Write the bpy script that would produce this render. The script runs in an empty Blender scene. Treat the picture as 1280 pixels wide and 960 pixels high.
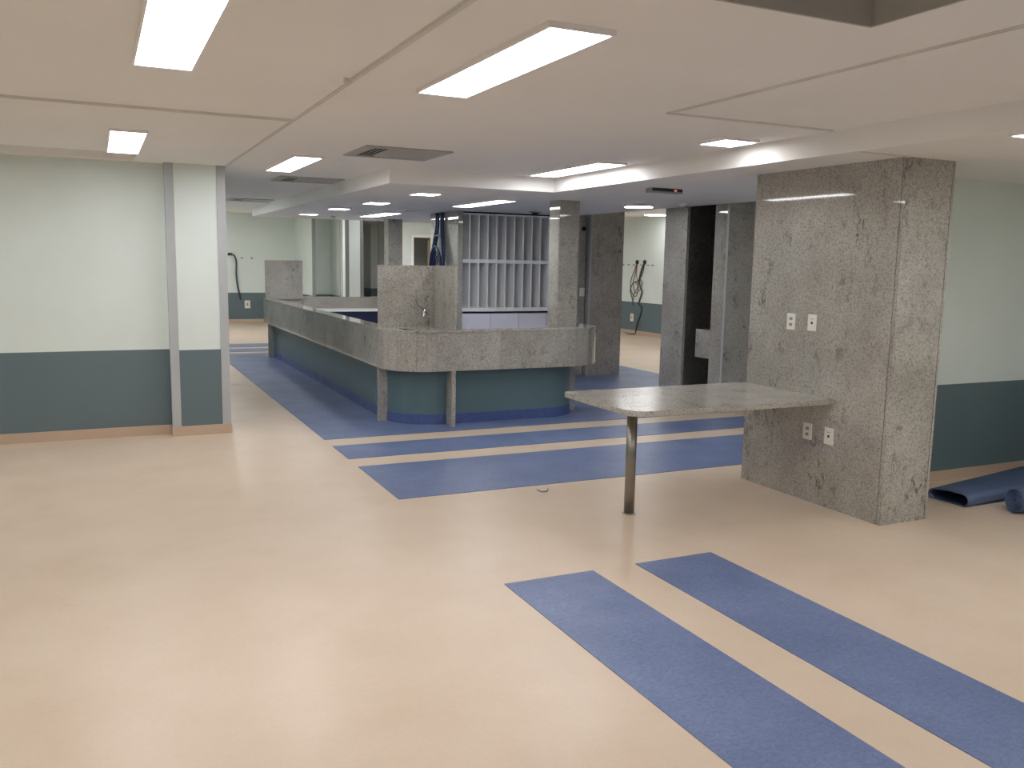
import bpy, bmesh, math, random
from mathutils import Vector, Matrix

random.seed(7)
C = bpy.context.scene.collection
sc = bpy.context.scene
PI = math.pi

# ------------------------------------------------------------------ camera
YAW, PITCH, ROLL = math.radians(25.3775), math.radians(7.878), math.radians(1.0452)
fwd = Vector((math.sin(YAW)*math.cos(PITCH), math.cos(YAW)*math.cos(PITCH), -math.sin(PITCH)))
r0 = Vector((math.cos(YAW), -math.sin(YAW), 0)); u0 = r0.cross(fwd)
rt = math.cos(ROLL)*r0 + math.sin(ROLL)*u0
up = -math.sin(ROLL)*r0 + math.cos(ROLL)*u0
cd = bpy.data.cameras.new('camera'); cam = bpy.data.objects.new('camera', cd); C.objects.link(cam)
M3 = Matrix((rt, up, -fwd)).transposed()
cam.matrix_world = Matrix.Translation((0, 0, 1.75)) @ M3.to_4x4()
cd.sensor_width = 36; cd.lens = 36*1097.1/1280; cd.clip_end = 200; cd.clip_start = 0.05
sc.camera = cam

# ------------------------------------------------------------------ world, exposure
w = bpy.data.worlds.new('world'); sc.world = w; w.use_nodes = True
w.node_tree.nodes['Background'].inputs[0].default_value = (0.9, 0.95, 1, 1)
w.node_tree.nodes['Background'].inputs[1].default_value = 0.05
sc.view_settings.view_transform = 'Standard'; sc.view_settings.look = 'None'
sc.view_settings.gamma = 1; sc.view_settings.use_curve_mapping = False
sc.view_settings.exposure = 0.28
PANEL = 15.0          # emission of the ceiling luminaires
try:
    sc.cycles.max_bounces = 10; sc.cycles.diffuse_bounces = 6; sc.cycles.glossy_bounces = 4
except Exception: pass

# ------------------------------------------------------------------ materials
def srgb(r, g, b):
    f = lambda c: (c/255/12.92) if c/255 <= .04045 else ((c/255+.055)/1.055)**2.4
    return (f(r), f(g), f(b), 1)

def base(name, col, rough=.5, metal=0., spec=.5):
    m = bpy.data.materials.new(name); m.use_nodes = True
    b = m.node_tree.nodes['Principled BSDF']
    b.inputs['Base Color'].default_value = col; b.inputs['Roughness'].default_value = rough
    b.inputs['Metallic'].default_value = metal; b.inputs['Specular IOR Level'].default_value = spec
    return m, m.node_tree.nodes, m.node_tree.links, b

def noise(N, L, vec, scale, detail=4, rough=.55, dist=0.):
    n = N.new('ShaderNodeTexNoise'); n.inputs['Scale'].default_value = scale
    n.inputs['Detail'].default_value = detail; n.inputs['Roughness'].default_value = rough
    n.inputs['Distortion'].default_value = dist
    L.new(vec, n.inputs['Vector']); return n.outputs['Fac']

def ramp(N, L, fac, stops):
    r = N.new('ShaderNodeValToRGB'); e = r.color_ramp.elements
    while len(e) < len(stops): e.new(.5)
    for i, (p, c) in enumerate(stops):
        e[i].position = p; e[i].color = c if len(c) == 4 else (*c, 1)
    L.new(fac, r.inputs[0]); return r.outputs[0]

def mix(N, L, fac, a, b, mode='MIX'):
    m = N.new('ShaderNodeMix'); m.data_type = 'RGBA'; m.blend_type = mode
    for s, v in ((m.inputs[0], fac), (m.inputs[6], a), (m.inputs[7], b)):
        if hasattr(v, 'links'): L.new(v, s)
        else: s.default_value = v
    return m.outputs[2]

def mathn(N, L, op, a, b):
    m = N.new('ShaderNodeMath'); m.operation = op
    for s, v in ((m.inputs[0], a), (m.inputs[1], b)):
        if hasattr(v, 'links'): L.new(v, s)
        else: s.default_value = v
    return m.outputs[0]

def wpos(N, L, jitter=0., scale=(1, 1, 1), rot=(0, 0, 0)):
    g = N.new('ShaderNodeNewGeometry').outputs['Position']
    if jitter:
        oi = N.new('ShaderNodeObjectInfo').outputs['Random']
        a = N.new('ShaderNodeVectorMath'); a.operation = 'ADD'; L.new(g, a.inputs[0])
        cb = N.new('ShaderNodeCombineXYZ'); s = mathn(N, L, 'MULTIPLY', oi, jitter)
        for i in range(3): L.new(s, cb.inputs[i])
        L.new(cb.outputs[0], a.inputs[1]); g = a.outputs[0]
    mp = N.new('ShaderNodeMapping'); mp.inputs['Scale'].default_value = scale
    mp.inputs['Rotation'].default_value = rot
    L.new(g, mp.inputs['Vector']); return mp.outputs[0]

def granite(name, tone=1., rough=.035):
    m, N, L, b = base(name, (.3, .3, .3, 1), rough)
    v = wpos(N, L, 37.)
    t = lambda r, g, bl: tuple(min(1, c*tone) for c in srgb(r, g, bl)[:3])
    big = ramp(N, L, noise(N, L, v, 2.2, 3), [(.3, t(164, 160, 153)), (.7, t(186, 183, 177))])
    sp = ramp(N, L, noise(N, L, v, 130, 3, .7), [(.30, (.30, .30, .30)), (.47, (.88, .88, .87)), (.60, (1.05, 1.04, 1.02)), (.8, (1.35, 1.34, 1.30))])
    c = mix(N, L, 1., big, sp, 'MULTIPLY')
    sp2 = ramp(N, L, noise(N, L, v, 45, 2, .6), [(.33, (.78, .77, .75)), (.5, (1, 1, 1))])
    c = mix(N, L, 1., c, sp2, 'MULTIPLY')
    # sparse dark veins, broken and leaning
    vv = wpos(N, L, 37., (1.5, 1.5, .55), (.5, .35, 0))
    vein = ramp(N, L, noise(N, L, vv, 3.2, 5, .62, .4), [(.475, (0, 0, 0)), (.5, (1, 1, 1)), (.525, (0, 0, 0))])
    mask = ramp(N, L, noise(N, L, vv, 2.3, 2), [(.46, (0, 0, 0)), (.66, (1, 1, 1))])
    brk = ramp(N, L, noise(N, L, v, 16, 3), [(.42, (0, 0, 0)), (.56, (1, 1, 1))])
    f = mathn(N, L, 'MULTIPLY', vein, mask); f = mathn(N, L, 'MULTIPLY', f, brk)
    f = mathn(N, L, 'MULTIPLY', f, .8)
    c = mix(N, L, f, c, srgb(62, 58, 56))
    blot = ramp(N, L, noise(N, L, wpos(N, L, 11., (1, 1, .6), (.4, .3, 0)), 5.5, 5, .65), [(.60, (0, 0, 0)), (.70, (.5, .5, .5))])
    c = mix(N, L, blot, c, srgb(84, 77, 74))
    L.new(c, b.inputs['Base Color'])
    return m

def plain(name, col, rough=.5, metal=0., var=.06, scale=3., spec=.5, bump=0., bscale=200):
    m, N, L, b = base(name, col, rough, metal, spec)
    v = wpos(N, L, 5.)
    n = ramp(N, L, noise(N, L, v, scale, 4), [(.3, (1-var,)*3), (.7, (1+var,)*3)])
    L.new(mix(N, L, 1., col, n, 'MULTIPLY'), b.inputs['Base Color'])
    if bump:
        bp = N.new('ShaderNodeBump'); bp.inputs['Strength'].default_value = bump; bp.inputs['Distance'].default_value = .002
        L.new(noise(N, L, v, bscale, 2), bp.inputs['Height']); L.new(bp.outputs[0], b.inputs['Normal'])
    return m

def vinyl(name, col, dark, light, rough=.4, amt=1.):
    """marbled sheet flooring: soft clouds, fine flecks running one way"""
    m, N, L, b = base(name, col, rough)
    v = wpos(N, L, 0.)
    cl = ramp(N, L, noise(N, L, v, 1.6, 5, .6), [(.3, dark), (.5, col), (.72, light)])
    fl = noise(N, L, wpos(N, L, 0, (38, 52, 40)), 1.0, 5, .8)
    fc = ramp(N, L, fl, [(.28, (1-.42*amt,)*3), (.5, (1, 1, 1)), (.74, (1+.45*amt,)*3)])
    c = mix(N, L, 1., cl, fc, 'MULTIPLY')
    fn = ramp(N, L, noise(N, L, v, 130, 2, .7), [(.3, (1-.3*amt,)*3), (.5, (1, 1, 1)), (.7, (1+.3*amt,)*3)])
    c = mix(N, L, 1., c, fn, 'MULTIPLY')
    L.new(c, b.inputs['Base Color'])
    rr = ramp(N, L, noise(N, L, v, 2.5, 4), [(.3, (rough-.03,)*3), (.7, (rough+.05,)*3)])
    L.new(rr, b.inputs['Roughness'])
    return m

def wall_paint(name, dado, up_c, lo_c):
    m, N, L, b = base(name, up_c, .45)
    g = N.new('ShaderNodeNewGeometry').outputs['Position']
    s = N.new('ShaderNodeSeparateXYZ'); L.new(g, s.inputs[0])
    f = mathn(N, L, 'GREATER_THAN', s.outputs[2], dado)
    c = mix(N, L, f, lo_c, up_c)
    n = ramp(N, L, noise(N, L, wpos(N, L, 0), 1.3, 4), [(.3, (.965,)*3), (.7, (1.03,)*3)])
    L.new(mix(N, L, 1., c, n, 'MULTIPLY'), b.inputs['Base Color'])
    bp = N.new('ShaderNodeBump'); bp.inputs['Strength'].default_value = .12; bp.inputs['Distance'].default_value = .002
    L.new(noise(N, L, g, 90, 2), bp.inputs['Height']); L.new(bp.outputs[0], b.inputs['Normal'])
    return m

def emitter(name, col, s):
    m = bpy.data.materials.new(name); m.use_nodes = True
    N, L = m.node_tree.nodes, m.node_tree.links; N.clear()
    e = N.new('ShaderNodeEmission'); e.inputs[0].default_value = col; e.inputs[1].default_value = s
    o = N.new('ShaderNodeOutputMaterial'); L.new(e.outputs[0], o.inputs[0]); return m

MINT = srgb(222, 232, 228); TEAL = srgb(100, 117, 123)
M = dict(
    granite=granite('grey_granite', 1.06),
    tablegranite=granite('honed_pale_granite', 1.14, .2),
    shadedgranite=granite('shaded_granite', .32, .12),  # the grey granite darkened, niche shade put into its tone
    ceiling=plain('ceiling_paint', srgb(238, 236, 233), .7, var=.02, scale=1., bump=.05),
    wallL=wall_paint('wall_paint_left', .847, MINT, TEAL),
    wallF=wall_paint('wall_paint_far', .815, MINT, TEAL),
    teal=plain('teal_panel_paint', srgb(92, 117, 124), .4, var=.03, scale=2),
    beige=vinyl('beige_sheet_vinyl', srgb(209, 190, 169), srgb(204, 184, 162), srgb(213, 195, 175), .34, .10),
    blue=vinyl('blue_marbled_vinyl', srgb(102, 117, 155), srgb(93, 108, 145), srgb(112, 127, 165), .36, .6),
    bluedark=vinyl('blue_cove_vinyl', srgb(76, 92, 142), srgb(68, 84, 132), srgb(86, 102, 154), .4, .6),
    rollblue=vinyl('rolled_blue_vinyl', srgb(78, 94, 128), srgb(70, 86, 118), srgb(88, 104, 138), .4, .5),
    baseb=plain('beige_baseboard', srgb(196, 172, 150), .45, var=.03),
    alu=plain('grey_corner_guard', srgb(178, 182, 184), .4, .0, var=.03),
    guarddark=plain('dark_corner_guard', srgb(128, 132, 132), .4, .0, var=.03),
    white=plain('white_laminate', srgb(248, 248, 248), .35, var=.015),
    cabwhite=plain('white_cabinet', srgb(236, 236, 246), .35, var=.015),
    greyback=plain('grey_back_panel', srgb(176, 180, 180), .5, var=.03),
    plate=plain('white_plastic', srgb(236, 234, 226), .3, var=.01),
    plategrey=plain('grey_plastic', srgb(150, 150, 142), .4, var=.02),
    dark=plain('dark_plastic', srgb(34, 34, 34), .5, var=.05),
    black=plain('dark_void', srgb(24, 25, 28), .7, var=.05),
    steel=plain('brushed_steel', srgb(150, 146, 138), .28, .9, var=.08, scale=14),
    chrome=plain('chrome', srgb(225, 225, 225), .1, 1., var=.01),
    housing=plain('lamp_housing', srgb(240, 236, 236), .45, var=.02),
    conduit=plain('conduit_white', srgb(215, 212, 205), .45, var=.03),
    vent=plain('vent_metal', srgb(170, 168, 162), .45, var=.04),
    navy=plain('navy_void_shade', srgb(30, 36, 66), .5, var=.04),
    bluecable=plain('blue_cable_jacket', srgb(32, 52, 98), .4, var=.1, scale=20),
    graycable=plain('grey_cable_jacket', srgb(70, 80, 80), .5, var=.1, scale=20),
    redcable=plain('red_wire', srgb(170, 60, 60), .5, var=.1, scale=20),
    olive=plain('olive_wood_door', srgb(150, 140, 116), .5, var=.06, scale=4),
    grout=plain('pale_joint', srgb(176, 172, 160), .6, var=.05, scale=20),
    lamp=emitter('lamp_diffuser', (.985, .985, 1, 1), PANEL),
    lampoff=plain('unlit_diffuser', srgb(215, 215, 215), .4, var=.01),
    red=emitter('red_indicator', (1, .35, .3, 1), .5),
)

# ------------------------------------------------------------------ mesh helpers
def box(bm, x0, y0, z0, x1, y1, z1, bev=0.):
    x0, x1 = min(x0, x1), max(x0, x1); y0, y1 = min(y0, y1), max(y0, y1); z0, z1 = min(z0, z1), max(z0, z1)
    v = [bm.verts.new((x, y, z)) for z in (z0, z1) for x, y in ((x0, y0), (x1, y0), (x1, y1), (x0, y1))]
    fs = [bm.faces.new([v[i] for i in f]) for f in ((3, 2, 1, 0), (4, 5, 6, 7), (0, 1, 5, 4), (1, 2, 6, 5), (2, 3, 7, 6), (3, 0, 4, 7))]
    if bev:
        es = {e for f in fs for e in f.edges}
        bmesh.ops.bevel(bm, geom=list(es), offset=bev, segments=2, affect='EDGES', profile=.5)
    return bm

def B(*a, **k):
    return box(bmesh.new(), *a, **k)

def prism(bm, pts, z0, z1):
    lo = [bm.verts.new((x, y, z0)) for x, y in pts]; hi = [bm.verts.new((x, y, z1)) for x, y in pts]
    bm.faces.new(lo[::-1]); bm.faces.new(hi); n = len(pts)
    for i in range(n): bm.faces.new((lo[i], lo[(i+1) % n], hi[(i+1) % n], hi[i]))
    bmesh.ops.recalc_face_normals(bm, faces=bm.faces[:]); return bm

def smooth_path(pts, sub=6):
    pts = [Vector(p) for p in pts]; out = []
    for i in range(len(pts)-1):
        p0 = pts[max(0, i-1)]; p1 = pts[i]; p2 = pts[i+1]; p3 = pts[min(len(pts)-1, i+2)]
        for k in range(sub):
            t = k/sub
            out.append(.5*((2*p1)+(-p0+p2)*t+(2*p0-5*p1+4*p2-p3)*t*t+(-p0+3*p1-3*p2+p3)*t**3))
    out.append(pts[-1]); return out

def tube(bm, pts, r, n=8, smooth=6):
    P = smooth_path(pts, smooth) if smooth else [Vector(p) for p in pts]
    rings = []; ref = Vector((.31, .22, .93)).normalized()
    for i, p in enumerate(P):
        d = (P[min(i+1, len(P)-1)]-P[max(i-1, 0)]).normalized()
        a = d.cross(ref)
        if a.length < .1: a = d.cross(Vector((1, 0, 0)))
        a.normalize(); b = d.cross(a)
        rings.append([bm.verts.new(p+r*(math.cos(2*PI*k/n)*a+math.sin(2*PI*k/n)*b)) for k in range(n)])
    for i in range(len(rings)-1):
        for k in range(n):
            f = bm.faces.new((rings[i][k], rings[i][(k+1) % n], rings[i+1][(k+1) % n], rings[i+1][k])); f.smooth = True
    bm.faces.new(rings[0][::-1]); bm.faces.new(rings[-1]); return bm

def disc(bm, c, r, h, n=24, axis='z'):
    """solid cylinder from c along axis"""
    a = []
    for hh in (0, h):
        row = []
        for k in range(n):
            u, v = r*math.cos(2*PI*k/n), r*math.sin(2*PI*k/n)
            o = {'z': (u, v, hh), 'x': (hh, u, v), 'y': (u, hh, v)}[axis]
            row.append(bm.verts.new(Vector(c)+Vector(o)))
        a.append(row)
    bm.faces.new(a[0][::-1]); bm.faces.new(a[1])
    for k in range(n):
        f = bm.faces.new((a[0][k], a[0][(k+1) % n], a[1][(k+1) % n], a[1][k])); f.smooth = True
    bmesh.ops.recalc_face_normals(bm, faces=bm.faces[:]); return bm

def obj(name, bm, mat, parent=None, label=None, kind=None):
    """link a bmesh given in world coordinates as one object; origin at the parent's origin or at its own base"""
    me = bpy.data.meshes.new(name)
    if parent is not None:
        off = Vector(parent.location); pp = parent.parent
        while pp is not None: off += Vector(pp.location); pp = pp.parent
    else:
        vs = [v.co for v in bm.verts]
        off = Vector(((min(v.x for v in vs)+max(v.x for v in vs))/2, (min(v.y for v in vs)+max(v.y for v in vs))/2, min(v.z for v in vs)))
    bmesh.ops.translate(bm, verts=bm.verts[:], vec=-off)
    bm.to_mesh(me); bm.free()
    me.materials.append(M[mat] if isinstance(mat, str) else mat)
    o = bpy.data.objects.new(name, me); C.objects.link(o)
    if parent is not None: o.parent = parent
    else: o.location = off
    if label: o['label'] = label
    if kind: o['kind'] = kind
    return o

def thing(name, label, cat, loc, group=None):
    o = bpy.data.objects.new(name, None); o.empty_display_size = .1; C.objects.link(o); o.location = loc
    o['label'] = label; o['category'] = cat
    if group: o['group'] = group
    return o

def tag(o, label, cat, group=None):
    o['label'] = label; o['category'] = cat
    if group: o['group'] = group
    return o

def struct(name, bm, mat, parent=None):
    o = obj(name, bm, mat, parent)
    if parent is None: o['kind'] = 'structure'
    return o

# ------------------------------------------------------------------ room measures
ZH, ZL, ZF, ZT = 2.625, 2.478, 2.93, 3.10     # coffer, lowered ceiling, outer rooms, top of slab
XW, YW = -4.0, -3.0                           # unseen ends of the room near the camera
XE, YE = 12.35, 30.0
YLW = 9.20                                    # left partition
YRW = 4.97                                    # right partition

floor = struct('floor', B(XW-.2, YW-.2, -.12, XE+.2, YE+.2, 0), 'beige')
e = .004
def strip(x0, y0, x1, y1, lab=None):
    return obj('vinyl_strip', B(x0, y0, -.03, x1, y1, e), 'blue', floor, lab)
strip(1.96, 8.385, 8.23, 16.66, 'large blue marbled floor field around the counter')
strip(1.96, 7.48, 8.23, 8.06); strip(1.96, 6.05, 8.23, 7.165)
strip(1.96, 16.97, 8.23, 17.55); strip(1.96, 17.88, 8.23, 18.54)
strip(1.96, -2.4, 2.522, 4.183); strip(2.813, -2.4, 3.363, 4.186)

# ceiling: thick slabs, the coffer higher than the lowered field
bm = bmesh.new()
def slab(x0, y0, x1, y1, z): box(bm, x0, y0, z, x1, y1, ZT)
XS, YS, XS2 = 4.34, 8.22, 2.57
YEND = 16.3
# high field with the hatch hole and the slot beside the left wall
HX0, HX1, HY0, HY1 = 1.55, 2.61, 1.45, 2.49
slab(XW, YW, HX0, HY1, ZH); slab(HX0, YW, HX1, HY0, ZH); slab(HX1, YW, XS, HY1, ZH)
slab(XW, HY1, XS, YS, ZH)
box(bm, HX0, HY0, ZH+.32, HX1, HY1, ZT)
SX1, SY0, SY1 = .37, 8.40, 9.03
slab(XW, YS, SX1, SY0, ZH); box(bm, XW, SY0, ZH+.14, SX1, SY1, ZT); slab(XW, SY1, SX1, YLW+.2, ZH)
slab(SX1, YS, XS2, YLW+.2, ZH); slab(XW, YLW+.2, XS2, YEND, ZH)
# lowered field
slab(XS, YW, 8.4, YRW+.2, ZL); slab(XS, YRW+.2, 6.72, YS, ZL); slab(XS2, YS, 6.72, YEND, ZL)
# outer rooms
slab(6.72, YRW+.2, XE+.2, YEND, ZF); slab(XW, YEND, XE+.2, YE+.2, ZF)
ceiling = struct('ceiling', bm, 'ceiling')

# ------------------------------------------------------------------ walls
PX0, PX1, PY = .634, 1.172, 9.06
struct('wall_left', B(XW, YLW, 0, PX1, YLW+.16, ZH+.02), 'wallL')
struct('wall_pillar', B(PX0, PY, 0, PX1, YLW, ZH), 'wallL')
struct('wall_partition', B(PX1-.16, YLW+.16, 0, PX1, 24.6, ZF), 'wallF')
struct('wall_side', B(XW-.2, YW-.2, 0, XW, YLW+.16, ZT), 'wallL')
struct('wall_behind', B(XW, YW-.2, 0, 8.4, YW, ZT), 'wallL')
struct('wall_right', B(5.27, YRW, 0, 7.47, YRW+.2, ZL+.1), 'wallF')
struct('wall_right_side', B(7.47, YW, 0, 7.67, YRW+.2, ZL+.1), 'wallF')
struct('wall_far_right', B(XE, YRW+.2, 0, XE+.2, YE, ZF+.1), 'wallF')
struct('wall_right_outer', B(7.67, YRW, 0, XE+.2, YRW+.2, ZF+.1), 'wallF')
struct('baseboard_left', B(XW, YLW-.014, 0, PX0, YLW, .095), 'baseb')
bm = B(PX0-.012, PY-.014, 0, PX1+.014, PY, .095); box(bm, PX0-.012, PY, 0, PX0, YLW-.014, .095); box(bm, PX1, PY, 0, PX1+.014, YLW+.16, .095)
struct('baseboard_pillar', bm, 'baseb')
struct('baseboard_right', B(5.27, YRW-.014, 0, 7.47, YRW, .085), 'baseb')
struct('baseboard_right_side', B(7.456, YW, 0, 7.47, YRW-.014, .085), 'baseb')
struct('baseboard_far_right', B(XE-.02, YRW+.3, 0, XE, YE, .10), 'baseb')

def guard(n, x, y, sx, sy, z0, z1, mat='alu', wd=.055):
    """L-shaped corner guard on a convex corner at x, y; legs run in the directions sx, sy"""
    t = .006; bm = bmesh.new()
    box(bm, x-(t if sx > 0 else -t), y-sy*t, z0, x+sx*wd, y, z1)
    box(bm, x-sx*t, y, z0, x, y+sy*wd, z1)
    return struct('trim_%d' % n, bm, mat)
guard(1, PX0, PY, 1, 1, .095, ZH, 'alu', .075)
guard(2, PX1, PY, -1, 1, .095, ZH, 'alu', .075)
struct('trim_3', B(7.44, YRW-.05, .0, 7.47, YRW, ZL), 'alu')

# far walls -------------------------------------------------------------
YB = 24.6
struct('wall_back', B(PX1, YB, 0, 5.0, YB+.2, ZF), 'wallF')
struct('baseboard_back', B(PX1, YB-.016, 0, 4.98, YB, .10), 'baseb')
struct('wall_back_return', B(5.0, 22.42, 0, 5.06, YB+.2, ZF), 'wallF')
struct('wall_alcove', B(5.06, 23.4, 0, 5.75, 23.6, ZF), 'wallF')
struct('wall_alcove_side', B(5.68, 22.3, 0, 5.80, 23.4, ZF), 'wallF')
guard(4, 5.0, 22.42, 1, 1, 0, ZF, 'guarddark', .07)
guard(5, 5.68, 22.3, 1, 1, 0, ZF, 'alu', .06)
struct('wall_corridor_end', B(5.22, 20.0, 0, 5.62, 20.3, ZF), 'wallF')
guard(6, 5.22, 20.0, 1, 1, 0, ZF, 'guarddark', .07)
guard(7, 5.62, 20.0, -1, 1, 0, ZF, 'guarddark', .07)
# corridor at the back
struct('wall_corridor_back', B(5.8, 29.4, 0, XE, 29.6, ZF), 'wallF')
struct('wall_corridor_side', B(8.27, 28.5, 0, 9.6, 29.39, ZF), 'wallF')
# white wall with doorway
bm = B(6.92, 22.3, 0, 7.61, 22.45, ZF); box(bm, 8.55, 22.3, 0, 11.0, 22.45, ZF); box(bm, 7.61, 22.3, 2.37, 8.55, 22.45, ZF)
struct('wall_back_right', bm, 'wallF')
dr = bpy.data.objects.new('door_1', None); C.objects.link(dr); dr.location = (8.08, 22.28, 0); dr['kind'] = 'structure'
bm = B(7.55, 22.27, 0, 7.63, 22.3, 2.43); box(bm, 8.53, 22.27, 0, 8.61, 22.3, 2.43); box(bm, 7.63, 22.27, 2.36, 8.53, 22.3, 2.43)
obj('door_frame', bm, 'white', dr)
obj('door_leaf', B(8.12, 22.55, 0, 8.53, 22.6, 2.3), 'olive', dr)
struct('wall_store_room', B(7.2, 24.0, 0, 8.9, 24.1, ZF), 'greyback')
dr = bpy.data.objects.new('door_2', None); C.objects.link(dr); dr.location = (8.45, 29.38, 0); dr['kind'] = 'structure'
obj('door_leaf', B(8.28, 29.34, .0, 8.56, 29.39, 2.55), 'olive', dr)
bm = B(8.2, 29.33, 0, 8.28, 29.4, 2.63); box(bm, 8.56, 29.33, 0, 8.64, 29.4, 2.63); box(bm, 8.28, 29.33, 2.55, 8.56, 29.4, 2.63)
obj('door_frame', bm, 'white', dr)

# ------------------------------------------------------------------ ceiling runs of trim and conduit
n = 8
def trim(*a, mat='conduit'):
    global n
    struct('trim_%d' % n, B(*a), mat); n += 1
trim(1.188, YW, ZH-.006, 1.197, YLW, ZH, mat='guarddark')
trim(1.165, YW, ZH-.014, 1.188, 4.35, ZH)
trim(1.176, 4.36, ZH-.010, 1.188, 9.05, ZH)
trim(XW, 5.79, ZH-.016, 1.165, 5.815, ZH)
trim(3.03, YW, ZH-.006, 3.042, 4.34, ZH); trim(3.052, YW, ZH-.006, 3.06, 4.34, ZH)
trim(3.03, 4.345, ZH-.010, 4.30, 4.37, ZH)
trim(4.37, 4.165, ZL-.008, 4.80, 4.185, ZL)
trim(1.135, 4.355, ZH-.022, 1.16, 4.38, ZH)
# hatch lip
bm = bmesh.new()
box(bm, HX0, HY1-.012, ZH, HX1, HY1, ZH+.30); box(bm, HX1-.012, HY0, ZH, HX1, HY1-.012, ZH+.30)
box(bm, HX0, HY0, ZH, HX0+.012, HY1-.012, ZH+.30); box(bm, HX0+.012, HY0, ZH, HX1-.012, HY0+.012, ZH+.30)
struct('trim_%d' % n, bm, 'vent'); n += 1

# ------------------------------------------------------------------ luminaires
def luminaire(x0, y0, x1, y1, z, label, group=None, lit=True, hgt=.022, fr=.012):
    k = 1.024 if z == ZH else (.9725 if z == ZL else 1.)      # measured on the diffuser plane
    x0, y0, x1, y1 = x0*k, y0*k, x1*k, y1*k
    cx, cy = (x0+x1)/2, (y0+y1)/2
    t = thing('ceiling_light', label, 'ceiling light', (cx, cy, z), group)
    bm = bmesh.new()
    box(bm, x0, y0, z-hgt, x0+fr, y1, z); box(bm, x1-fr, y0, z-hgt, x1, y1, z)
    box(bm, x0+fr, y0, z-hgt, x1-fr, y0+fr, z); box(bm, x0+fr, y1-fr, z-hgt, x1-fr, y1, z)
    box(bm, x0+fr, y0+fr, z-.008, x1-fr, y1-fr, z)
    obj('housing', bm, 'housing', t)
    obj('diffuser', B(x0+fr, y0+fr, z-hgt+.003, x1-fr, y1-fr, z-hgt+.010), 'lamp' if lit else 'lampoff', t)
    return t
LL = 'surface mounted ceiling luminaires'
luminaire(1.495, 2.90, 1.775, 4.34, ZH, 'large white rectangular ceiling light nearest the camera, right of the ceiling seam', LL)
luminaire(.185, 2.95, .445, 4.37, ZH, 'bright rectangular ceiling light at top left, cut by the photo edge', LL)
luminaire(.125, 6.70, .375, 8.09, ZH, 'bright ceiling light just in front of the left mint wall', LL)
luminaire(1.525, 7.50, 1.775, 8.86, ZH, 'rectangular ceiling light beside the smaller air vent near the left pillar', LL)
luminaire(3.83, 6.48, 4.12, 7.79, ZH, 'long ceiling light at the inner corner of the raised ceiling', LL)
luminaire(3.82, 4.82, 4.11, 5.12, ZH, 'square ceiling light near the ceiling conduit left of the big granite column', LL)
luminaire(3.21, 9.24, 3.50, 9.55, ZL, 'nearest square ceiling light over the front of the counter', LL)
luminaire(4.36, 9.68, 4.62, 11.2, ZL, 'long ceiling light in front of the white pigeonhole shelves', LL)
luminaire(3.21, 11.08, 3.50, 11.5, ZL, 'second square ceiling light in the row over the counter', LL)
luminaire(4.12, 13.4, 4.40, 14.9, ZL, 'long ceiling light before the thin granite column at the back', LL)
luminaire(3.14, 12.76, 3.42, 13.1, ZL, 'third square ceiling light in the row over the counter', LL)
luminaire(3.11, 14.7, 3.40, 15.0, ZL, 'farthest square ceiling light in the row over the counter', LL)
luminaire(4.16, 12.5, 4.42, 12.78, ZL, 'unlit pale square ceiling panel left of the blue cables', None, False, .02)
def round_lamp(x, y, z, r, label):
    t = thing('ceiling_light', label, 'ceiling light', (x, y, z))
    obj('housing', disc(bmesh.new(), (x, y, z-.03), r+.012, .03), 'housing', t)
    obj('diffuser', disc(bmesh.new(), (x, y, z-.036), r, .007), 'lamp', t)
round_lamp(6.03, 9.2, ZL, .17, 'rounded ceiling light on the low ceiling right of the inner granite pillar')
round_lamp(11.83, 17.3, ZF, .27, 'rounded ceiling light in the far right room beyond the opening')
luminaire(4.514, 1.86, 4.794, 3.295, ZL, 'ceiling light whose tip shows at the right photo edge above the big column')
luminaire(7.3, 25.6, 8.6, 25.85, ZF, 'long ceiling light in the far corridor behind the thin column')
# unseen lamps added to balance the lighting, a few inferred from lit faces
for a in ((.185, -1.0, .445, .4, ZH), (1.495, -1.6, 1.775, -.2, ZH), (-2.2, 2.9, -1.95, 4.3, ZH), (-2.2, 6.7, -1.95, 8.05, ZH),
          (3.83, -.6, 4.1, .7, ZH), (1.5, 13.6, 1.75, 14.95, ZH), (1.6, 19.6, 1.9, 21., ZF), (4.1, 19.5, 4.4, 20.9, ZF), (-2.2, -1.0, -1.95, .4, ZH),
          (2.0, 22.2, 2.3, 23.4, ZF), (7.0, 19.4, 7.3, 20.8, ZF), (9.5, 14., 9.8, 15.4, ZF), (9.5, 19., 9.8, 20.4, ZF), (10.2, 10., 10.5, 11.4, ZF), (6.35, 5.55, 6.62, 6.9, ZL), (6.3, 1.4, 6.58, 2.8, ZL), (8.2, 13.2, 8.5, 14.6, ZF), (11., 12.5, 11.3, 13.9, ZF), (5.9, 19.2, 6.2, 20.6, ZF), (1.9, 17.2, 2.1, 18.4, ZF), (2.1, 20.8, 2.35, 22.0, ZF), (7.0, 17.0, 7.3, 18.4, ZF)):
    luminaire(*a, 'unseen ceiling light added to balance the lighting', 'unseen luminaires added for the lighting')

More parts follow.
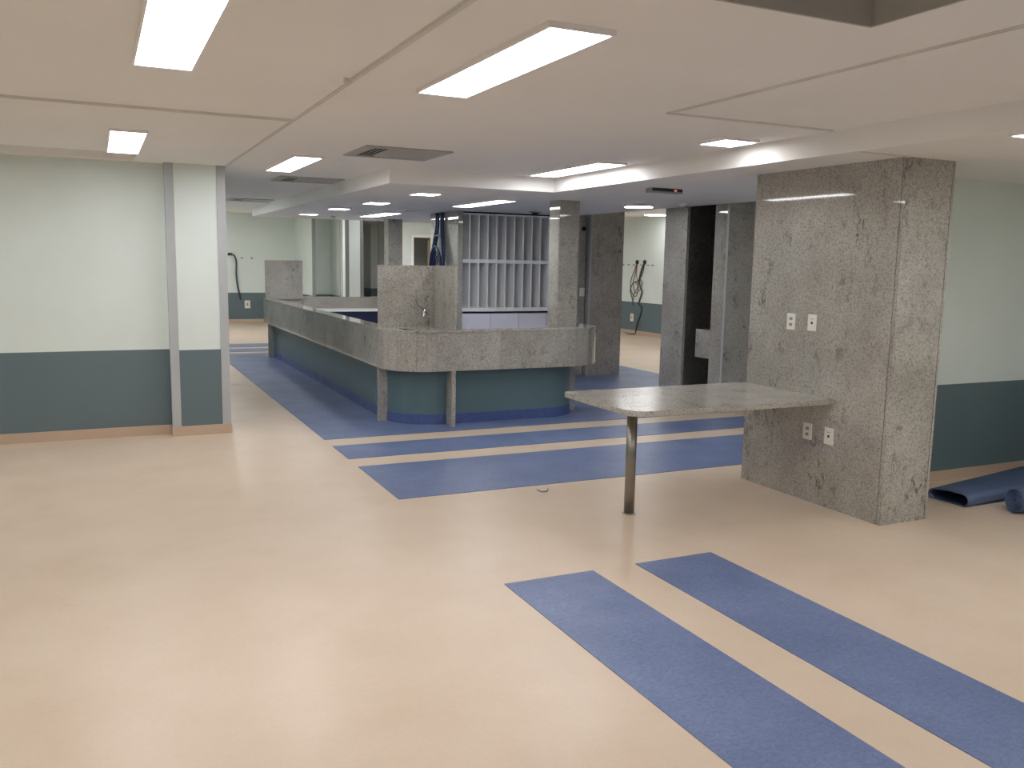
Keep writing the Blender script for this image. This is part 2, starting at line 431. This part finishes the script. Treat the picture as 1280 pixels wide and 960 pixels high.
# ------------------------------------------------------------------ air vents
def air_vent(x0, y0, x1, y1, z, label, ns):
    t = thing('air_vent', label, 'air vent', ((x0+x1)/2, (y0+y1)/2, z), 'ceiling air vents')
    f = .07; d = .012; bm = bmesh.new()
    box(bm, x0, y0, z-d, x0+f, y1, z); box(bm, x1-f, y0, z-d, x1, y1, z)
    box(bm, x0+f, y0, z-d, x1-f, y0+f, z); box(bm, x0+f, y1-f, z-d, x1-f, y1, z)
    obj('frame', bm, 'vent', t)
    obj('backing', B(x0+f, y0+f, z-.002, x1-f, y1-f, z), 'black', t)
    me = None
    for i in range(ns):
        cx = x0+f+(i+.5)*(x1-x0-2*f)/ns; wd = (x1-x0-2*f)/ns
        if me is None:
            b2 = bmesh.new()
            v = [(.38*wd, -.012), (.38*wd+.004, -.012), (-.5*wd+.004, -.003), (-.5*wd, -.003)]
            lo = [b2.verts.new((a, y0+f-t.location.y, c)) for a, c in v]; hi = [b2.verts.new((a, y1-f-t.location.y, c)) for a, c in v]
            b2.faces.new(lo); b2.faces.new(hi[::-1])
            for k in range(4): b2.faces.new((lo[k], hi[k], hi[(k+1) % 4], lo[(k+1) % 4]))
            bmesh.ops.recalc_face_normals(b2, faces=b2.faces[:])
            me = bpy.data.meshes.new('slat'); b2.to_mesh(me); b2.free(); me.materials.append(M['vent'])
        o = bpy.data.objects.new('slat', me); C.objects.link(o); o.parent = t; o.location = (cx-t.location.x, 0, 0)
        if i < 4: o.scale = (-1, 1, 1)
air_vent(1.93, 6.75, 2.645, 7.46, ZH, 'grey square louvred air vent nearest the camera, in the raised ceiling', 14)
air_vent(1.84, 9.72, 2.53, 10.33, ZH, 'grey louvred air vent right behind the rectangular light near the left pillar', 13)
air_vent(1.86, 13.75, 2.5, 14.35, ZH, 'farthest dark louvred air vent beside the left pillar edge', 12)

# ------------------------------------------------------------------ small ceiling devices
t = thing('emergency_light', 'small dark emergency light box with red indicator on the low ceiling', 'emergency light', (4.96, 7.15, ZL))
obj('body', B(4.79, 7.10, ZL-.045, 5.15, 7.2, ZL, bev=.006), 'plategrey', t, 'grey box body')
obj('front_strip', B(4.80, 7.092, ZL-.030, 5.14, 7.10, ZL-.006), 'dark', t, 'dark front strip')
obj('indicator', B(5.045, 7.088, ZL-.028, 5.07, 7.092, ZL-.012), 'red', t, 'red indicator lamp')
for x, y, lab in ((6.35, 8.75, 'round white smoke detector on the low ceiling near the dark granite niche'),
                  (5.75, 11.45, 'round dark device on the ceiling above the pigeonhole shelves'),
                  (3.71, 15.0, 'tiny sprinkler head on the ceiling beyond the last square light')):
    t = thing('ceiling_detector', lab, 'detector', (x, y, ZL))
    r = .085 if 'dark' in lab.split()[1] else .045
    obj('base', disc(bmesh.new(), (x, y, ZL-.02), r, .02), 'plate' if r < .05 else 'plategrey', t)
    obj('sensor', disc(bmesh.new(), (x, y, ZL-.04), r*.55, .02), 'plate' if r < .05 else 'dark', t)

# ------------------------------------------------------------------ big granite column and table
CX0, CX1, CY0, CY1 = 4.81, 5.265, 4.20, 5.644
t = thing('granite_column', 'large grey granite clad column right of the table, nearest the camera', 'column', ((CX0+CX1)/2, (CY0+CY1)/2, 0))
obj('core', B(CX0+.02, CY0+.02, 0, CX1-.02, CY1-.02, ZL), 'grout', t)
obj('cladding_panel', B(CX0, CY0+.034, 0, CX0+.02, CY1, ZL), 'granite', t)
obj('cladding_panel', B(CX0+.003, CY0, 0, CX1-.026, CY0+.03, ZL), 'granite', t)
obj('cladding_panel', B(CX1-.02, CY0, 0, CX1, YRW-.016, ZL), 'granite', t)
obj('cladding_panel', B(CX0+.022, CY1-.02, 0, CX1-.0, CY1, ZL), 'granite', t)

TX0, TY0, TY1, TZ = 3.095, 4.685, 5.66, .81
pts = []
def arc(cx, cy, r, a0, a1, k=8):
    return [(cx+r*math.cos(math.radians(a0+(a1-a0)*i/k)), cy+r*math.sin(math.radians(a0+(a1-a0)*i/k))) for i in range(k+1)]
pts = arc(TX0+.13, TY0+.13, .13, 180, 270) + [(CX0-.001, TY0), (CX0-.001, TY1)] + arc(TX0+.06, TY1-.06, .06, 90, 180)
t = thing('granite_table', 'pale grey granite table with one steel post leg, fixed to the big column', 'table', (3.28, 5.03, 0))
bm = prism(bmesh.new(), pts, TZ-.038, TZ)
bmesh.ops.bevel(bm, geom=[ed for ed in bm.edges if abs(ed.verts[0].co.z-ed.verts[1].co.z) < 1e-5], offset=.004, segments=2, affect='EDGES')
obj('tabletop', bm, 'tablegranite', t)
lg = obj('leg', disc(bmesh.new(), (3.355, 5.10, 0), .037, TZ-.038, 28), 'steel', t, 'brushed steel round leg')
bm = disc(bmesh.new(), (3.355, 5.10, 0), .048, .006, 28); obj('foot_ring', bm, 'grout', lg)

# ------------------------------------------------------------------ outlets
def outlet(p, face, label, kind='double', name='wall_outlet', s=1.):
    """face: '-x' on a wall facing -X, '-y' facing -Y; p is the plate centre on the wall"""
    x, y, z = p; t = thing(name, label, 'switch' if 'switch' in name else 'outlet', (x, y, z-.06*s))
    def pb(u0, z0, u1, z1, d0, d1, bev=0):
        if face == '-x': return B(x-d1, y+u0, z+z0, x-d0, y+u1, z+z1, bev=bev)
        return B(x+u0, y-d1, z+z0, x+u1, y-d0, z+z1, bev=bev)
    obj('cover_plate', pb(-.043*s, -.062*s, .043*s, .062*s, 0, .009, .003), 'plate', t)
    if kind == 'double':
        for zz in (-.022, .022): obj('socket', pb(-.016, zz-.011, .016, zz+.011, .009, .0105, 0), 'plategrey', t)
    elif kind == 'single':
        o = obj('socket', pb(-.009, -.010, .009, .008, .009, .0105), 'dark', t)
        obj('marking', pb(-.018, .026, .018, .030, .009, .0098), 'plategrey', t)
    elif kind == 'switch': obj('rocker', pb(-.02, -.03, .02, .03, .009, .013, .002), 'plate', t)
    elif kind == 'far': obj('socket', pb(-.012*s, -.02*s, .012*s, .02*s, .009, .011), 'plategrey', t)
outlet((CX0, 5.165, 1.342), '-x', 'white double outlet plate above the table, left of the two on the column')
outlet((CX0, 4.945, 1.347), '-x', 'white single outlet plate above the table, right of the two on the column', 'single')
outlet((CX0, 4.922, .533), '-x', 'white double outlet plate under the table, left of the two on the column')
outlet((CX0, 4.707, .534), '-x', 'white single outlet plate under the table, right of the two on the column', 'single')
outlet((6.90, 12.05, 1.31), '-y', 'white switch plate on dark granite just right of the inner pillar', 'switch', 'light_switch', 1.05)
outlet((XE, 18.96, .42), '-x', 'white outlet in teal dado of the far right room below the cords', 'far', s=1.6)
outlet((3.70, YB, .50), '-y', 'white outlet in teal dado of the far left back wall', 'far', s=1.7)

# ------------------------------------------------------------------ reception counter
CT = thing('reception_counter', 'curved reception counter with grey granite band over teal panels', 'counter', (4.0, 12.0, 0))
X0, Y0, X1, YK = 2.73, 8.62, 5.40, 16.28
RL, RR = .48, .62
outer = [(X0, YK), (X0, 13.9), (X0, 11.5), (X0, 9.16)]
nL = len(outer)
aL = arc(X0+RL, Y0+RL, RL, 180, 270, 7)[1:]
aR = arc(X1-RR, Y0+RR, RR, 270, 360, 9)
path = outer + aL + [(3.95, Y0)] + aR + [(X1, 9.62)]
path[nL-1] = (X0, Y0+RL)
def offset_path(p, d):
    out = []
    for i, q in enumerate(p):
        a = Vector(p[max(i-1, 0)]); b = Vector(p[i]); c = Vector(p[min(i+1, len(p)-1)])
        d1 = (b-a).normalized() if i else (c-b).normalized(); d2 = (c-b).normalized() if i < len(p)-1 else d1
        n1 = Vector((-d1.y, d1.x)); n2 = Vector((-d2.y, d2.x)); m = (n1+n2).normalized()
        out.append(tuple(b+m*(d/max(.5, m.dot(n1)))))
    return out
ip = offset_path(path, .03)
BZ0, BZ1 = .598, 1.005
for i in range(len(path)-1):
    a, b, c, d = Vector(path[i]), Vector(path[i+1]), Vector(ip[i+1]), Vector(ip[i])
    g = .0012; u = (b-a).normalized()*g
    a2, b2, c2, d2 = a+u, b-u, c-u, d+u
    obj('band_slab', prism(bmesh.new(), [tuple(a2), tuple(b2), tuple(c2), tuple(d2)], BZ0, BZ1), 'granite', CT)
# rim stone lying on the band
rim_o = offset_path(path, -.006); rim_i = offset_path(path, .19)
cuts = [0, 2, nL-1, nL+len(aL)-1, nL+len(aL), nL+len(aL)+5, len(path)-1]
for k in range(len(cuts)-1):
    seg = list(range(cuts[k], cuts[k+1]+1))
    if len(seg) < 2: continue
    pl = [rim_o[i] for i in seg]+[rim_i[i] for i in reversed(seg)]
    obj('rim_slab', prism(bmesh.new(), pl, BZ1+.001, BZ1+.022), 'granite', CT)
# teal panels under the band
wallp = [(2.84, 16.1), (2.84, 9.27)] + arc(3.34, 9.27, .50, 180, 270, 12)[1:] + [(4.5, 8.77)] + arc(4.62, 9.27, .50, 270, 318, 8)
wi = offset_path(wallp, .05)
def ribbon(po, pi, z0, z1):
    bm = bmesh.new(); rows = []
    for (ox, oy), (ix, iy) in zip(po, pi):
        rows.append([bm.verts.new(p) for p in ((ox, oy, z0), (ox, oy, z1), (ix, iy, z1), (ix, iy, z0))])
    for i in range(len(rows)-1):
        for k in range(4):
            f = bm.faces.new((rows[i][k], rows[i+1][k], rows[i+1][(k+1) % 4], rows[i][(k+1) % 4]))
    bm.faces.new(rows[0][::-1]); bm.faces.new(rows[-1])
    bmesh.ops.recalc_face_normals(bm, faces=bm.faces[:]); return bm
obj('lower_panel', ribbon(wallp, wi, .0, BZ0+.12), 'teal', CT, 'teal painted lower panel')
so = offset_path(wallp, -.006)
obj('skirting', ribbon(so, wallp, e, .115), 'bluedark', CT, 'dark blue vinyl skirting')
# granite fins below the band
obj('fin', B(2.745, 9.185, 0, 2.862, 9.225, BZ0), 'granite', CT)
obj('fin', B(3.375, 8.60, 0, 3.418, 8.79, BZ0), 'granite', CT)
obj('fin', B(2.745, 15.93, 0, 2.862, 15.97, BZ0), 'granite', CT)
# back run
obj('back_band', B(X0+.032, YK-.03, BZ0, 5.40, YK, BZ1), 'granite', CT)
obj('back_panel', B(2.9, YK-.16, 0, 5.3, YK-.11, BZ0+.1), 'teal', CT)
obj('upstand', B(2.96, 16.0, .86, 5.30, 16.03, 1.045), 'granite', CT)
obj('back_rim', B(2.95, 16.0, 1.046, 5.32, 16.2, 1.066), 'granite', CT)
obj('worktop', B(2.96, 15.35, .835, 4.74, 15.995, .86), 'white', CT, 'pale worktop of the back run')
obj('void_shade_sheet', B(2.96, 15.37, .30, 4.74, 15.39, .834), 'navy', CT, 'dark navy sheet standing in for the shaded void under the worktop')  # dark sheet in place of the shade below the worktop
obj('worktop', B(2.96, 9.35, .80, 3.36, 15.34, .825), 'granite', CT)
obj('worktop', B(3.45, 8.84, .80, 4.85, 9.35, .825), 'granite', CT)
obj('sink_shelf', B(2.922, 8.83, .99, 3.40, 9.32, BZ1+.022), 'granite', CT)

PZ = 1.70
RZ = BZ1+.0225
t = thing('privacy_screen', 'L-shaped upright granite screen on the near corner of the counter', 'screen', (3.2, 9.3, RZ))
obj('screen_panel', B(2.775, 9.285, RZ, 3.415, 9.31, PZ-.002), 'granite', t)
obj('screen_panel', B(3.417, 8.645, RZ, 3.442, 9.31, PZ+.002), 'granite', t)
tag(obj('screen_panel', B(2.715, 15.955, RZ+.001, 3.37, 15.985, 1.715), 'granite'), 'single upright granite panel on the far left end of the counter', 'screen')

# tap with its bent hose on the screen
t = thing('wall_tap', 'small chrome tap with bent wire on the near granite screen', 'tap', (3.28, 9.26, 1.13))
obj('spout', tube(bmesh.new(), [(3.30, 9.285, 1.215), (3.295, 9.24, 1.21), (3.28, 9.215, 1.18), (3.272, 9.21, 1.135)], .016, 10), 'chrome', t)
obj('flange', disc(bmesh.new(), (3.30, 9.272, 1.215), .02, .013, 16, 'y'), 'chrome', t)
obj('wire', tube(bmesh.new(), [(3.205, 9.28, 1.335), (3.20, 9.255, 1.31), (3.225, 9.255, 1.26), (3.265, 9.25, 1.23), (3.30, 9.26, 1.215)], .0035, 6), 'graycable', t)
obj('wire', tube(bmesh.new(), [(3.30, 9.26, 1.20), (3.325, 9.25, 1.18), (3.345, 9.255, 1.14), (3.35, 9.26, 1.05)], .0035, 6), 'graycable', t)
obj('wire_end', disc(bmesh.new(), (3.205, 9.27, 1.335), .008, .014, 10, 'y'), 'chrome', t)
obj('wire_end', disc(bmesh.new(), (3.345, 9.252, 1.125), .007, .02, 10, 'z'), 'chrome', t)

# ------------------------------------------------------------------ inner pillar, back column
def clad(name, x0, y0, x1, y1, z, label, cat='column', th=.02):
    t = thing(name, label, cat, ((x0+x1)/2, (y0+y1)/2, 0))
    obj('core', B(x0+th, y0+th, 0, x1-th, y1-th, z), 'grout', t)
    obj('cladding_panel', B(x0, y0+th+.002, 0, x0+th, y1, z), 'granite', t)
    obj('cladding_panel', B(x0+.002, y0, 0, x1, y0+th, z), 'granite', t)
    obj('cladding_panel', B(x1-th, y0+th+.002, 0, x1, y1, z), 'granite', t)
    obj('cladding_panel', B(x0+th+.002, y1-th, 0, x1-th-.002, y1, z), 'granite', t)
    return t
clad('granite_pillar', 4.905, 9.13, 5.165, 9.38, ZL, 'slim granite pillar rising from the right end of the counter', 'pillar')
clad('granite_pillar', 4.765, 15.3, 5.025, 15.56, ZL, 'distant slim granite pillar behind the counter, left of the blue cables', 'pillar')

# ------------------------------------------------------------------ granite core with the shelf
t = thing('granite_partition', 'granite clad block that holds the white pigeonhole shelves', 'partition', (5.8, 12.6, 0))
obj('end_panel', B(4.76, 11.94, 0, 4.835, 13.1, ZL), 'granite', t)
obj('rear_panel', B(4.837, 12.6, 0, 6.95, 13.1, ZL), 'granite', t)
obj('side_panel', B(6.41, 12.05, 0, 6.95, 12.598, ZL), 'granite', t)
obj('bracket', B(4.745, 11.97, 2.30, 4.76, 12.02, 2.34), 'plategrey', t)
t = thing('granite_wall', 'tall dark granite wall slab left of the doorway to the mint room', 'wall', (7.24, 12.2, 0))
obj('front_panel', B(6.955, 11.88, 0, 7.53, 11.91, ZF), 'granite', t)
obj('core', B(6.97, 11.912, 0, 7.50, 12.5, ZF), 'granite', t)
obj('edge_strip', B(6.945, 11.875, 0, 6.954, 11.93, ZF), 'alu', t)
tag(obj('wall_hole', disc(bmesh.new(), (6.905, 12.044, 2.29), .035, .006, 16, 'y'), 'black'), 'small black hole high in the granite right of the slim pillar', 'hole')

SX0, SX1v, SYF, SYB = 4.84, 6.40, 12.05, 12.42
t = thing('pigeonhole_shelf', 'white wall shelf of two rows of tall narrow pigeonholes', 'shelf', (5.6, 12.25, 1.0))
bt = .022
obj('back_board', B(SX0, SYB, 1.02, SX1v, SYB+.012, 2.455), 'greyback', t)
obj('side_board', B(SX0, SYF, 1.02, SX0+bt, SYB, 2.455), 'white', t)
obj('side_board', B(SX1v-bt, SYF, 1.02, SX1v, SYB, 2.455), 'white', t)
obj('shelf_board', B(SX0+bt, SYF, 2.435, SX1v-bt, SYB, 2.455), 'white', t)
obj('shelf_board', B(SX0+bt, SYF, 1.735, SX1v-bt, SYB, 1.787), 'white', t)
obj('shelf_board', B(SX0+bt, SYF, 1.02, SX1v-bt, SYB, 1.073), 'white', t)
for row, (z0, z1) in enumerate(((1.0735, 1.7345), (1.7875, 2.4345))):
    for k in range(1, 11):
        x = SX0 + .005 + k*(.1452 if row else .1452)
        if x > SX1v-.05: continue
        obj('divider', B(x-.0105, SYF+.002, z0, x+.0105, SYB-.001, z1), 'white', t)
obj('shadow_gap', B(SX0, SYF+.03, 2.456, SX1v, SYB, 2.477), 'black', t)  # black filler stands in for the shadow between shelf and ceiling
t = thing('base_cabinet', 'white base cabinet with flush doors below the pigeonhole shelves', 'cabinet', (5.6, 12.25, 0))
obj('body', B(SX0, SYF+.022, .08, SX1v, SYB+.1, .985), 'cabwhite', t)
obj('plinth', B(SX0, SYF+.06, 0, SX1v, SYB+.1, .08), 'dark', t)
xs = [SX0+.002, 5.336, 5.808, 6.28, 6.398]
for a, b in zip(xs, xs[1:]): obj('door', B(a+.005, SYF+.002, .085, b-.005, SYF+.02, .985, bev=.001), 'cabwhite', t)

# blue cables hanging on the end face of the block
t = thing('cable_bundle', 'bundle of dark blue cables hanging in loops from the ceiling', 'cables', (4.72, 12.7, 1.2))
for k in range(7):
    j = lambda s: random.uniform(-s, s)
    x = 4.735 - .012*(k % 3) ; ys = 12.68+j(.03) if k % 2 else 12.48+j(.02)
    y1 = 12.93+j(.06) if k % 2 else 12.42+j(.05)
    pts = [(x, ys, ZL-.005), (x, ys+.01, 2.25+j(.03)), (x-.012, (ys+y1)/2+j(.04), 2.0+j(.04)), (x-.02, y1, 1.72+j(.04)), (x-.015, y1+j(.03), 1.45), (x-.01, y1-.1+j(.05), 1.25+j(.05)),
           (x, 12.75+j(.05), 1.2)]
    obj('cable', tube(bmesh.new(), pts, .017, 7, 5), 'bluecable', t)
for k in range(4):
    pts = []
    r1, r2 = .17+.02*k, .27+.02*k
    for a in range(0, 361, 30):
        pts.append((4.715-.018*k, 12.62+r1*math.cos(math.radians(a)), 1.58+.02*k+r2*math.sin(math.radians(a))))
    obj('cable', tube(bmesh.new(), pts, .014, 7, 4), 'bluecable', t)
obj('cable_tie', tube(bmesh.new(), [(4.70, 12.44, 2.12), (4.685, 12.6, 2.13), (4.70, 12.80, 2.11)], .012, 6), 'bluecable', t)

# ------------------------------------------------------------------ granite block with the niche (right, behind the big column)
t = thing('granite_niche_wall', 'granite wall with a dark full height niche behind the table', 'wall', (7.4, 9.0, 0))
WX = 6.75
obj('side_panel', B(WX, 9.18, 0, 8.2, 9.655, ZF), 'granite', t)
obj('pier', B(WX, 8.40, 0, WX+.04, 8.628, ZF), 'granite', t)
obj('front_panel', B(WX+.002, 8.37, 0, 8.2, 8.398, ZF), 'granite', t, 'paler granite front face')
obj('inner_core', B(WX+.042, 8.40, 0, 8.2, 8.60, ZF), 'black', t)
obj('niche_back', B(8.1, 8.602, 0, 8.2, 9.178, ZF), 'black', t)  # black faces carry the shade inside the niche as colour
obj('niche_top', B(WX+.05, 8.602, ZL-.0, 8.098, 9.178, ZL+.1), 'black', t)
obj('niche_lining', B(WX+.03, 9.168, 0, 8.098, 9.179, ZL-.002), 'shadedgranite', t, 'niche lining in granite darkened to carry the shade of the recess')  # shade of the unlit recess painted in as darkened granite
obj('ledge_apron', B(WX, 8.63, .625, WX+.03, 8.905, .974), 'granite', t)
obj('ledge_top', B(WX+.031, 8.604, .945, WX+.35, 8.905, .974), 'granite', t)
obj('edge_strip', B(WX-.004, 8.366, 0, WX+.001, 8.40, ZL), 'alu', t)

# ------------------------------------------------------------------ cords and hooks in the far rooms
t = thing('hanging_cords', 'tangled grey and red cords hanging from two black sockets on mint wall', 'cords', (12.3, 18.7, 0))
xw = XE-.012
for y in (18.80, 18.46): obj('socket', disc(bmesh.new(), (XE-.03, y, 1.815), .055, .03, 14, 'x'), 'dark', t)
def cord(pts, r=.012, m='graycable'): obj('cord', tube(bmesh.new(), [(xw-.01-p[2] if len(p) > 2 else xw-.01, p[0], p[1]) for p in pts], r, 6, 5), m, t)
cord([(18.46, 1.80), (18.58, 1.62), (18.66, 1.35), (18.60, 1.2), (18.52, 1.08), (18.60, .9), (18.66, .78)], .022)
cord([(18.80, 1.80), (18.90, 1.6), (19.05, 1.35), (19.02, 1.1), (18.80, .95), (18.7, 1.2), (18.85, 1.32)], .009)
cord([(18.80, 1.80), (18.84, 1.55), (18.93, 1.3), (18.83, 1.05), (18.6, 1.15), (18.52, 1.3), (18.66, 1.42)], .009)
cord([(18.78, 1.80), (18.80, 1.5), (18.70, 1.25), (18.9, 1.0), (18.88, .85)], .009, 'redcable')
cord([(18.46, 1.80), (18.53, 1.55), (18.72, 1.36), (18.95, 1.28), (19.06, 1.1), (18.95, .9), (18.90, .72)], .012)
cord([(18.66, .78), (18.52, .68), (18.56, .5), (18.68, .3), (18.72, .12), (18.74, .03)], .018)
obj('cord', tube(bmesh.new(), [(xw-.02, 18.74, .03), (12.2, 18.6, .02), (12.15, 18.75, .02), (12.2, 18.95, .02), (12.25, 19.1, .02)], .014, 6), 'graycable', t)
for k, y in enumerate((18.12, 18.32, 18.62, 18.95, 19.2, 19.45)):
    o = obj('wall_hook', B(XE-.025, y-.04, 1.735, XE, y+.04, 1.76), 'plategrey')
    tag(o, 'small grey hook in the row on the mint wall of the far right room', 'hook', 'hooks on the far right wall')
t = thing('wall_cable', 'single grey cable drooping from a black socket on the far left back wall', 'cable', (3.4, YB-.03, .4))
obj('socket', B(3.22, YB-.04, 1.80, 3.33, YB, 1.87), 'dark', t)
obj('cable', tube(bmesh.new(), [(3.28, YB-.04, 1.83), (3.38, YB-.05, 1.80), (3.43, YB-.05, 1.62), (3.42, YB-.05, 1.3), (3.45, YB-.05, 1.0), (3.50, YB-.04, .75), (3.53, YB-.03, .62)], .022, 7), 'graycable', t)
for x in (3.58, 3.84):
    tag(obj('wall_hook', disc(bmesh.new(), (x, YB-.03, 1.74), .025, .03, 12, 'y'), 'plategrey'), 'tiny grey wall hook beside the drooping cable on the back wall', 'hook', 'hooks on the far left back wall')

# ------------------------------------------------------------------ leftover vinyl rolls by the right wall
t = thing('folded_vinyl', 'folded sheet of blue vinyl lying by the right wall behind the column', 'vinyl roll', (6.4, 4.5, 0))
bm = bmesh.new(); rows = []
nx = 14
for i in range(nx+1):
    f = i/nx; x = 5.79 + 1.62*f
    ya = 4.27+.10*f; yb = 4.62+.27*min(1, f*1.1); h = .098-.008*f
    sec = []
    # outer profile: bottom sheet, rounded near fold, top sheet, far side drop
    for s in range(9):
        a = -PI/2 - PI*s/8
        sec.append((ya+h/2+(h/2)*math.cos(a)*1.0, h/2+(h/2)*math.sin(a)))
    for s in range(1, 6):
        q = s/6; sec.append((ya+h/2+(yb-ya-h)*q, h+.003*math.sin(q*PI)-.02*q*q))
    for s in range(7):
        a = PI/2 - PI*s/6
        sec.append((yb-.04+.04*math.cos(a), (h-.02)/2+((h-.02)/2)*math.sin(a)))
    th = .006; cy = (ya+yb)/2; cz = h/2
    ring_o = [bm.verts.new((x, y, z+.001)) for y, z in sec]
    ring_i = [bm.verts.new((x, cy+(y-cy)*(1-.02)-(.003 if y > cy else -.003), cz+(z-cz)*.88)) for y, z in sec]
    rows.append((ring_o, ring_i))
m_ = len(rows[0][0])
for i in range(nx):
    for r in (0, 1):
        for k in range(m_-1):
            f = bm.faces.new((rows[i][r][k], rows[i+1][r][k], rows[i+1][r][k+1], rows[i][r][k+1])); f.smooth = True
for i in (0, nx):
    for k in range(m_-1): bm.faces.new((rows[i][0][k], rows[i][0][k+1], rows[i][1][k+1], rows[i][1][k]))
bmesh.ops.recalc_face_normals(bm, faces=bm.faces[:])
obj('sheet', bm, 'rollblue', t)
obj('loose_edge', B(5.80, 4.30, .001, 7.3, 4.60, .005), 'rollblue', t)

t = thing('vinyl_roll', 'tight roll of blue vinyl at the right photo edge on the floor', 'vinyl roll', (6.5, 4.05, 0))
bm = bmesh.new(); turns = 5.5; ns = 150; ends = []
ax, ay = Vector((5.99, 4.05)), Vector((7.2, 3.80))
for P_ in (ax, ay):
    ro = []; ri = []
    for s in range(ns+1):
        a = -PI/2 + turns*2*PI*s/ns; r = .094-.082*s/ns
        dirv = (ay-ax).normalized(); nn = Vector((-dirv.y, dirv.x))
        for lst, rr in ((ro, r), (ri, r-.006)):
            p = P_+nn*(rr*math.cos(a)); lst.append(bm.verts.new((p.x, p.y, .095+rr*math.sin(a))))
    ends.append((ro, ri))
for r in (0, 1):
    for k in range(ns):
        f = bm.faces.new((ends[0][r][k], ends[1][r][k], ends[1][r][k+1], ends[0][r][k+1])); f.smooth = True
for en in ends:
    for k in range(ns): bm.faces.new((en[0][k], en[0][k+1], en[1][k+1], en[1][k]))
for k in (0, ns): bm.faces.new((ends[0][0][k], ends[1][0][k], ends[1][1][k], ends[0][1][k]))
bmesh.ops.recalc_face_normals(bm, faces=bm.faces[:])
obj('sheet', bm, 'rollblue', t)

# scrap on the floor
tag(obj('wire_scrap', tube(bmesh.new(), [(3.03, 5.90, .012), (3.045, 5.86, .006), (3.09, 5.85, .006), (3.115, 5.885, .012)], .005, 6), 'steel'),
    'small bent piece of wire on the beige floor before the blue stripes', 'scrap')
